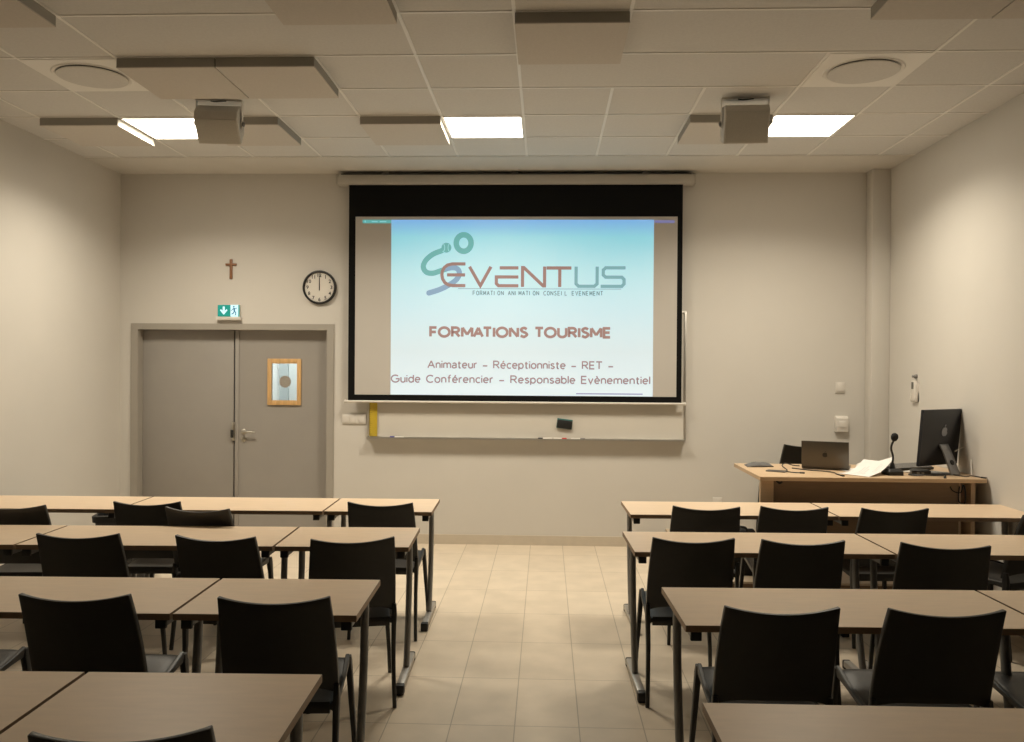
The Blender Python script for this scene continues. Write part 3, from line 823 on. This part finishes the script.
def table_row(xe, yc, rot, widths, direction, labels, grp):
    """tables side by side from the aisle end xe outwards; direction -1 goes left, +1 right"""
    a = math.radians(rot); pos = 0
    for wd, lb in zip(widths, labels):
        m = direction * (pos + wd / 2)
        loc = (xe + m * math.cos(a), yc + m * math.sin(a), 0)
        if lb:
            if wd not in protos:
                protos[wd] = make_table(wd, lb, grp); o = protos[wd]
                o.location = loc; o.rotation_euler = (0, 0, a)
            else:
                dup(protos[wd], loc, a, lb, grp)
        pos += wd
GT = 'beige student tables in rows'
table_row(-.712, 5.632, 1.6, [.69, 1.30, 1.29], -1, ['short beige table at the aisle end of the farthest left row', 'long beige table of the farthest left row, in front of the grey double door', 'long beige table of the farthest left row, against the left wall'], GT)
table_row(-.692, 4.585, 2.3, [.69, 1.31, 1.29], -1, ['short beige table at the aisle end of the second left row from the front', 'long beige table of the second left row from the front, behind the two middle chairs', 'long beige table of the second left row from the front, at the left wall'], GT)
table_row(-.690, 3.392, 1.6, [.69, 1.30], -1, ['short beige table at the aisle end of the third left row from the front', 'long beige table of the third left row from the front, cut by the left edge'], GT)
table_row(-.645, 2.262, 1.6, [.71, 1.30], -1, ['short beige table nearest the camera on the left', 'long beige table in the bottom left corner beside the nearest short table'], GT)
table_row(.52, 5.640, 1.4, [1.295, 1.29], 1, ['beige table at the aisle end of the farthest right row, in front of the desk', 'beige table of the farthest right row, against the right wall'], GT)
table_row(.434, 4.555, 1.5, [1.30, 1.30], 1, ['beige table at the aisle end of the second right row from the front', 'beige table of the second right row from the front, nearer the right wall'], GT)
table_row(.490, 3.345, 1.6, [1.31, 1.30], 1, ['beige table at the aisle end of the third right row from the front', 'beige table of the third right row from the front, cut by the right edge'], GT)
table_row(.432, 2.108, 0.6, [1.30], 1, ['beige table in the bottom right corner, nearest the camera'], GT)

# ------------------------------------------------------------------ chairs
def make_chair(label, group):
    t = thing('plastic_chair', label, 'chair', (0, 0, 0), 0, group)
    def back(off):
        def fn(u, v):
            s = 2 * u - 1
            zt = .852 - .022 * (1 - s * s)
            zb_ = .462 + .030 * (1 - s ** 4)
            z = zb_ + (zt - zb_) * v
            q_ = (z - .45) / .40
            hw = .209 - .013 * q_ + .004 * math.sin(PI * q_)
            y = -.178 - .085 * q_ - .047 * q_ * q_ + .030 * s * s
            # thicker rim at the sides
            th = off * (1 + 0.5 * abs(s) ** 6)
            return (s * hw, y + th, z)
        return fn
    b = MB().slab(back(-.009), back(.009), 20, 12)
    b.build('backrest', CHAIRM, t, bevel=.004, bseg=2, angle=40)
    def seat(dz):
        def fn(u, v):
            s = 2 * u - 1
            hw = .182 + .020 * (1 - v)
            x = s * hw
            y = -.185 + .475 * v
            z = .438 + .026 * v - .016 * (1 - s * s) * math.sin(PI * min(1, v * 1.1)) - .022 * max(0, (v - .85) / .15) ** 2
            z -= .012 * abs(s) ** 8
            return (x, y, z + dz)
        return fn
    MB().slab(seat(0), seat(-.022), 14, 14).build('seat', CHAIRM, t, bevel=.004, angle=40)
    ap = MB()
    for s in (-1, 1):
        ap.sweep([(s * .196, -.185, .425), (s * .192, -.05, .424), (s * .184, .12, .436), (s * .174, .26, .446)], [(.020, .009), (.012, .009), (.012, .009), (.022, .010)], 10, square=.5)
    ap.sweep([(-.18, -.178, .418), (.18, -.178, .418)], [(.022, .008)] * 2, 10, square=.5)
    ap.sweep([(-.17, .262, .432), (.17, .262, .432)], [(.018, .008)] * 2, 10, square=.5)
    ap.build('seat_frame', CHAIRM, t)
    for s in (-1, 1):
        MB().sweep([(s * .203, -.170, .50), (s * .203, -.172, .45), (s * .201, -.168, .39), (s * .199, -.172, .28), (s * .201, -.185, .14), (s * .205, -.205, .0)],
                   [(.013, .010), (.022, .013), (.019, .012), (.016, .011), (.013, .0105), (.011, .010)], 12, square=.45, up=(0, 1, 0)).build('leg', CHAIRM, t)
        MB().sweep([(s * .176, .268, .456), (s * .178, .268, .425), (s * .183, .270, .365), (s * .190, .273, .26), (s * .199, .279, .13), (s * .204, .288, .0)],
                   [(.018, .012), (.024, .014), (.018, .013), (.015, .012), (.0125, .0105), (.0105, .0095)], 12, square=.45, up=(0, 1, 0)).build('leg', CHAIRM, t)
    return t
chair0 = None
def chair(x, y, rot, label, z=0.0, group='black plastic chairs at the tables'):
    """x, y = middle of the top of the backrest"""
    global chair0
    a = math.radians(rot)
    off = .30
    loc = (x - off * math.sin(a), y + off * math.cos(a), z)
    if chair0 is None:
        chair0 = make_chair(label, group); chair0.location = loc; chair0.rotation_euler = (0, 0, a)
        return chair0
    return dup(chair0, loc, a, label, group)
chair(.815, 2.96, 1, 'black plastic chair at the third right row, the one by the aisle')
chair(1.372, 2.965, 1, 'black plastic chair at the third right row, second from the aisle')
chair(1.95, 2.97, 1, 'black plastic chair at the third right row, mostly cut off by the right edge')
chair(.715, 4.14, 1, 'black plastic chair at the second right row from the front, the one by the aisle')
chair(1.232, 4.13, 0.5, 'black plastic chair at the second right row from the front, second from the aisle')
chair(1.872, 4.08, -8, 'black plastic chair at the second right row from the front, third from the aisle')
chair(.95, 5.09, -2, 'black plastic chair at the farthest right row, the one nearest the aisle')
chair(1.472, 5.12, -1, 'black plastic chair at the farthest right row, second from the aisle')
chair(2.055, 5.11, 3, 'black plastic chair at the farthest right row, third from the aisle, below the microphone')
chair(2.885, 5.0, 22, 'black plastic chair at the farthest right row, beside the right wall')
chair(-.985, 5.08, -1, 'black plastic chair at the short table of the farthest left row')
chair(-1.985, 4.805, -8, 'black plastic chair pulled back and turned, between the farthest and second left rows')
chair(-2.365, 5.0, 3, 'black plastic chair tucked at the farthest left row, partly behind the pulled-back one')
chair(-3.075, 4.81, 5, 'black plastic chair at the farthest left row, cut by the left edge')
chair(-.905, 4.02, 13, 'black plastic chair at the short table of the second left row, turned slightly')
chair(-1.572, 4.02, -3, 'black plastic chair at the second left row from the front, in the middle')
chair(-2.245, 4.03, 3, 'black plastic chair at the second left row from the front, leftmost')
chair(-.952, 2.975, 4, 'black plastic chair at the short table of the third left row')
chair(-1.665, 2.965, 2, 'black plastic chair at the third left row from the front, second from the aisle')
chair(-2.36, 2.99, 2, 'black plastic chair at the third left row, only its seat showing at the left edge')
chair(-.94, 1.862, 8, 'black plastic chair nearest the camera, only the top of its back showing at the bottom')
chair(2.225, 7.40, 8, 'black chair standing behind the desk, half hidden by the open laptop', .17, None)

# dark bin behind the front left row, black bag on the platform
bn = thing('waste_bin', 'dark bin standing behind the farthest left row, half hidden by a chair', 'bin', (-3.22, 6.50, 0), math.radians(14))
def ringpoly(hx_, hy_, r=.04, n=5):
    out = []
    for cx_, cy_, a0 in ((hx_ - r, hy_ - r, 0), (-hx_ + r, hy_ - r, PI / 2), (-hx_ + r, -hy_ + r, PI), (hx_ - r, -hy_ + r, 1.5 * PI)):
        for k in range(n): out.append((cx_ + r * math.cos(a0 + k / (n - 1) * PI / 2), cy_ + r * math.sin(a0 + k / (n - 1) * PI / 2)))
    return out
def loft(mb, rings, cap0=True, cap1=True):
    n = len(rings[0][1]); vs = []; fs = []
    for z, rg in rings: vs += [(x, y, z) for x, y in rg]
    for i in range(len(rings) - 1):
        for k in range(n):
            k2 = (k + 1) % n
            fs.append((i * n + k, i * n + k2, (i + 1) * n + k2, (i + 1) * n + k))
    if cap0: fs.append(list(range(n - 1, -1, -1)))
    if cap1: fs.append([(len(rings) - 1) * n + k for k in range(n)])
    return mb.add(vs, fs)
loft(MB(), [(0, ringpoly(.16, .12)), (.48, ringpoly(.20, .15)), (.48, ringpoly(.19, .14)), (.02, ringpoly(.15, .11))]).build('body', BINM, bn)
loft(MB(), [(.475, ringpoly(.215, .165)), (.52, ringpoly(.218, .168)), (.525, ringpoly(.21, .16)), (.525, ringpoly(.192, .142)), (.475, ringpoly(.192, .142))]).build('rim', BLACKP, bn)
bg = thing('bag', 'black bag standing on the platform under the left end of the desk', 'bag', (1.395, 6.33, .17), math.radians(-4))
loft(MB(), [(0, ringpoly(.14, .07, .03)), (.04, ringpoly(.16, .085, .04)), (.15, ringpoly(.158, .082, .04)), (.26, ringpoly(.15, .06, .04)), (.31, ringpoly(.135, .035, .03)), (.325, ringpoly(.12, .015, .012))]).build('body', BAGM, bg, angle=60)
MB().sweep(spline([(-.07, -.02, .315), (-.06, -.05, .34), (0, -.065, .35), (.06, -.05, .34), (.07, -.02, .315)]), [(.010, .004)] * 33, 8).build('handle', BAGM, bg)
MB().sweep([(-.11, -.062, .25), (.11, -.062, .25)], .004, 8).build('zip', GREYP, bg)

# ------------------------------------------------------------------ teacher's desk
DT = .905
dx0, dx1, dy0, dy1 = 1.505, 3.085, 6.09, 6.93
dk = thing('teacher_desk', "long beech teacher's desk on the platform by the right wall", 'desk', (0, 0, .17))
zt = DT - .17
MB().prism([(dx0, dy0), (dx1 - .05, dy0), (dx1 - .014, dy0 + .016), (dx1, dy0 + .05), (dx1, dy1), (dx0, dy1)], zt - .028, zt, axis='z').build('desktop', DESKM, dk, bevel=.002)
MB().box((dx0 + .012, dy0 + .04, 0), (dx0 + .105, dy0 + .07, zt - .028)).box((dx0 + .20, dy0 + .12, 0), (dx0 + .23, dy1 - .04, zt - .028)).build('side_panel', DESKM, dk, bevel=.002)
MB().box((dx1 - .10, dy0 + .06, 0), (dx1 - .07, dy1 - .04, zt - .028)).build('side_panel', DESKM, dk, bevel=.002)
MB().box((dx1 - .18, dy0 + .10, 0), (dx1 - .15, dy0 + .30, zt - .028)).build('side_panel', DESKM, dk, bevel=.002)
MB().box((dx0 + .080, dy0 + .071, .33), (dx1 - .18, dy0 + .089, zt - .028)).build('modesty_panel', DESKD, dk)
hk = MB().sweep(spline([(dx0 + .13, dy0 + .08, zt - .03), (dx0 + .15, dy0 + .06, zt - .05), (dx0 + .17, dy0 + .07, zt - .045)]), .008, 8)
hk.build('bracket', BLACKP, dk)

# laptop: lid's back towards the seats
lp = thing('laptop', 'open grey laptop on the desk, its lid back facing the room', 'laptop', (2.105, 6.56, DT), math.radians(-22))
lb_ = MB().box((-.168, 0.0, .004), (.168, .235, .018)).build('base', LAPM, lp, bevel=.004)
kk = MB()
for r_ in range(5):
    for c_ in range(12):
        kk.box((-.138 + c_ * .0232, .05 + r_ * .020, .018), (-.138 + c_ * .0232 + .020, .05 + r_ * .020 + .017, .0192))
kk.build('keyboard', BLACKP, lb_)
TL = Matrix.Translation((0, 0, .016)) @ Matrix.Rotation(math.radians(10), 4, 'X')
lid = MB().box((-.168, -.006, 0), (.168, 0, .203), T=TL).build('lid', LAPM, lp, bevel=.003)
MB().box((-.160, 0, .008), (.160, .0012, .195), T=TL).build('display', BLACKP, lid)
bd, lf_ = bitten_fruit(.046)
em = MB().prism(bd, -.0075, -.006, T=TL @ Matrix.Translation((0, 0, .100))).prism(lf_, -.0075, -.006, T=TL @ Matrix.Translation((0, 0, .100)))
em.build('emblem', BLACKP, lid)['label'] = 'dark fruit emblem'

# big monitor turned towards the teacher's chair
mo = thing('computer_monitor', 'large black all-in-one screen seen from behind on a metal stand', 'monitor', (2.885, 6.42, DT), math.radians(33))
TM = Matrix.Translation((0, 0, .265)) @ Matrix.Rotation(math.radians(5), 4, 'X')
hs = MB()
hs.slab(lambda u, v: ((u - .5) * .46, -.012 - .022 * (1 - (2 * u - 1) ** 2) * (1 - (2 * v - 1) ** 4), (v - .5) * .41),
        lambda u, v: ((u - .5) * .46, .010, (v - .5) * .41), 16, 12, T=TM)
shell = hs.build('housing', MONB, mo, angle=50)
MB().box((-.228, .010, -.20), (.228, .0125, .203), T=TM).build('display', BLACKP, mo)
bd, lf_ = bitten_fruit(.085)
em = MB().prism(bd, -.0365, -.030, T=TM @ Matrix.Translation((0, 0, .045))).prism(lf_, -.0365, -.030, T=TM @ Matrix.Translation((0, 0, .045)))
em.build('emblem', LOGOG, shell)['label'] = 'grey fruit emblem'
sp = MB()
prof = [(-.03, .235), (-.035, .245), (-.05, .245), (-.16, .012), (-.165, .0), (.075, .0), (.075, .008), (-.148, .010), (-.042, .232)]
sp.prism([(-.050, .17), (-.062, .17), (-.130, .012), (-.130, 0), (-.118, 0)], -.05, .05, axis='x')
sp.box((-.05, -.130, 0), (.05, .06, .008)).prism([(-.050, .17), (-.062, .17), (-.036, .215), (-.020, .215)], -.05, .05, axis='x')
sp.build('stand', STANDM, mo, bevel=.002)
MB().lathe([(.020, 0), (.020, .004)], 20, T=Matrix.Translation((0, -.099, .088)) @ Matrix.Rotation(math.radians(66), 4, 'X')).build('cable_hole', BLACKP, mo)

# microphone
mi_ = thing('desk_microphone', 'black gooseneck microphone on a square base on the desk', 'microphone', (2.50, 6.30, DT), math.radians(4))
loft(MB(), [(0, ringpoly(.055, .065, .012)), (.028, ringpoly(.055, .065, .012)), (.045, ringpoly(.044, .045, .012))]).build('base', BLACKP, mi_, bevel=.002)
MB().sweep([(0, 0, .04), (0, 0, .085)], [.022, .012], 14).build('collar', BLACKP, mi_)
MB().sweep(spline([(0, 0, .08), (.002, -.004, .13), (-.012, -.006, .18), (-.010, -.008, .215), (.004, -.012, .25)]), .0075, 10).build('gooseneck', BLACKP, mi_)
MB().lathe([(.002, -.030), (.016, -.026), (.024, -.010), (.026, .004), (.021, .020), (.010, .029), (.002, .031)], 20, T=Matrix.Translation((.006, -.016, .272)) @ Matrix.Rotation(.35, 4, 'X')).build('windscreen', BAGM, mi_)

# papers at the front of the desk
def sheet(label, loc, rot, L, W2, curl, blots):
    t = thing('paper_sheet', label, 'paper', loc, math.radians(rot), 'papers on the desk')
    def fn(dz):
        def g(u, v):
            x, y = (u - .5) * L, (v - .5) * W2
            z = curl[0] * max(0, u - .35) ** 1.6 + curl[1] * max(0, .5 - v) * u + .004 * math.sin(5 * u + 3 * v) * .5
            return (x, y, max(z, 0) + dz + .0015)
        return g
    MB().slab(fn(.0006), fn(0), 18, 12).build('page', PAPER, t, angle=60)
    g = fn(.0011); pm = MB()
    for (u0, v0, u1, v1) in blots:
        n_ = 6
        vs = [g(u0 + (u1 - u0) * i / n_, v0) for i in range(n_ + 1)] + [g(u0 + (u1 - u0) * i / n_, v1) for i in range(n_ + 1)]
        pm.add(vs, [(i, i + 1, i + 2 + n_, i + 1 + n_) for i in range(n_)])
    pm.build('print', PRINT, t)
sheet('white printed sheet on the desk curling up against the microphone base', (2.325, 6.33, DT), 38, .33, .25, (.16, .10), [(.2, .72, .75, .73), (.2, .64, .8, .65), (.2, .56, .7, .57), (.25, .40, .31, .45), (.34, .42, .40, .48), (.5, .3, .85, .31), (.5, .22, .8, .23)])
sheet('white sheet lying flat on the desk between laptop and microphone', (2.34, 6.56, DT), 12, .28, .20, (.0, .0), [(.15, .7, .8, .71), (.15, .6, .7, .61)])

# mouse
ms = thing('computer_mouse', 'white computer mouse on the desk behind the papers', 'mouse', (2.44, 6.74, DT), math.radians(30))
def mouse_top(u, v):
    a = 2 * PI * u; r = v
    x, y = .055 * r * math.cos(a), .030 * r * math.sin(a)
    return x, y, .034 * math.sqrt(max(0, 1 - r ** 2.4)) + .002
mm = MB(); vs = []; fs = []
for j in range(9):
    for i in range(24): vs.append(mouse_top(i / 24, max(.02, j / 8)))
for j in range(8):
    for i in range(24): fs.append((j * 24 + i, j * 24 + (i + 1) % 24, (j + 1) * 24 + (i + 1) % 24, (j + 1) * 24 + i))
fs.append([i for i in range(24)][::-1]); fs.append([8 * 24 + i for i in range(24)])
mm.add(vs, fs).build('shell', WHITEP, ms, angle=80)
MB().sweep([(.018, 0, .031), (.034, 0, .026)], .0035, 8).build('scroll_wheel', GREYP, ms)

# grey cloth pouch, phone, keyboard
pc = thing('cloth_pouch', 'dark grey cloth pouch lying on the left end of the desk', 'pouch', (1.66, 6.76, DT), math.radians(8))
MB().slab(lambda u, v: ((u - .5) * .21 + .03 * (v - .5), (v - .5) * .15, .028 * (math.sin(PI * u) ** .6) * (math.sin(PI * v) ** .6) + .004 * math.sin(13 * u + 7 * v) * math.sin(PI * u) * math.sin(PI * v) + .004),
          lambda u, v: ((u - .5) * .21 + .03 * (v - .5), (v - .5) * .15, 0), 16, 12).build('body', FABRIC, pc, angle=60)
MB().sweep(spline([(-.09, -.072, .006), (-.03, -.078, .010), (.04, -.077, .009), (.085, -.074, .006)], 5), .0035, 6).build('hem', FABRIC, pc)
ph = thing('mobile_phone', 'small dark phone lying near the front edge of the desk, left of the laptop', 'phone', (1.70, 6.40, DT), math.radians(60))
MB().box((-.035, -.07, 0), (.035, .07, .009)).build('body', GREYP, ph, bevel=.003)
MB().box((-.031, -.064, .009), (.031, .064, .0096)).build('glass_front', BLACKP, ph)
kb = thing('keyboard', 'black keyboard propped up on the desk left of the big monitor', 'keyboard', (2.73, 6.60, DT), math.radians(24))
TK = Matrix.Rotation(math.radians(12), 4, 'X')
MB().box((-.20, -.06, .016), (.20, .06, .034), T=TK).build('body', BLACKP, kb, bevel=.004)
ky = MB()
for r_ in range(5):
    for c_ in range(14): ky.box((-.19 + c_ * .0272, -.052 + r_ * .021, .034), (-.19 + c_ * .0272 + .023, -.052 + r_ * .021 + .018, .039), T=TK)
ky.build('keys', GREYP, kb)
ftm = MB()
for s in (-1, 1): ftm.box((s * .17 - .015, .045, 0), (s * .17 + .015, .053, .032)).box((s * .17 - .015, -.05, 0), (s * .17 + .015, -.04, .012))
ftm.build('foot', BLACKP, kb)
hub = thing('cable_hub', 'small black connection box among cables in front of the big monitor', 'hub', (2.71, 6.33, DT), math.radians(-12))
loft(MB(), [(0, ringpoly(.065, .045, .012)), (.03, ringpoly(.065, .045, .012)), (.038, ringpoly(.055, .036, .012))]).build('body', BLACKP, hub)
MB().box((-.03, -.047, .010), (-.012, -.044, .020)).box((.0, -.047, .010), (.018, -.044, .020)).build('ports', GREYP, hub)
def cable(label, P, r=.004, m=BLACKP, plug=True):
    t = thing('cable', label, 'cable', P[0], 0)
    o = Vector(P[0]); q_ = [Vector(p) - o for p in P]
    MB().sweep(spline(q_, 8), r, 8, mi=0).build('wire', m, t)
    if plug:
        d = (q_[-1] - q_[-2]).normalized()
        MB().sweep([q_[-1] - d * .005, q_[-1] + d * .028], [(.006, .009)] * 2, 8, square=.5).build('plug', m, t)
z_ = DT + .005
cable('black cable looping from the left side of the laptop', [(1.955, 6.70, z_ + .006), (1.90, 6.69, z_ + .012), (1.84, 6.66, z_ + .03), (1.79, 6.58, z_ + .02), (1.80, 6.48, z_), (1.77, 6.40, z_), (1.80, 6.33, z_), (1.85, 6.31, z_)])
cable('black cable lying on the desk in front of the laptop lid', [(1.87, 6.60, z_), (1.95, 6.50, z_), (2.06, 6.42, z_), (2.10, 6.34, z_), (2.09, 6.26, z_), (2.10, 6.18, z_)])
cable('thin white cable curving from the right side of the big monitor', [(3.03, 6.49, 1.06), (3.09, 6.47, 1.09), (3.10, 6.40, 1.04), (3.07, 6.33, .97), (3.05, 6.28, z_ - .001)], .003, WHITEP, False)
cable('black cable from the monitor stand towards the right end of the desk', [(2.86, 6.50, z_), (2.96, 6.22, z_), (3.01, 6.20, z_ + .005), (3.06, 6.15, z_)], .004, BLACKP)
cable('black tangled cable between the hub and the monitor', [(2.79, 6.34, z_), (2.84, 6.24, z_ + .003), (2.76, 6.20, z_ + .004), (2.68, 6.22, z_ + .004), (2.60, 6.26, z_ + .004), (2.62, 6.20, z_ + .002), (2.72, 6.17, z_ + .012), (2.82, 6.19, z_ + .012), (2.80, 6.14, z_)], .004, BLACKP)
cable('light grey cable coiled beside the microphone', [(2.57, 6.36, z_), (2.60, 6.45, z_), (2.68, 6.43, z_ + .004), (2.65, 6.40, z_), (2.59, 6.42, z_ + .008), (2.56, 6.47, z_)], .0035, ALU, False)
cable('black cable looping down under the right end of the desk', [(2.84, 6.175, DT - .04), (2.86, 6.15, DT - .09), (2.91, 6.14, DT - .10), (2.93, 6.15, DT - .05), (2.95, 6.16, DT - .10), (2.94, 6.15, DT - .18), (2.90, 6.15, DT - .16), (2.91, 6.16, DT - .06)], .004, BLACKP, False)
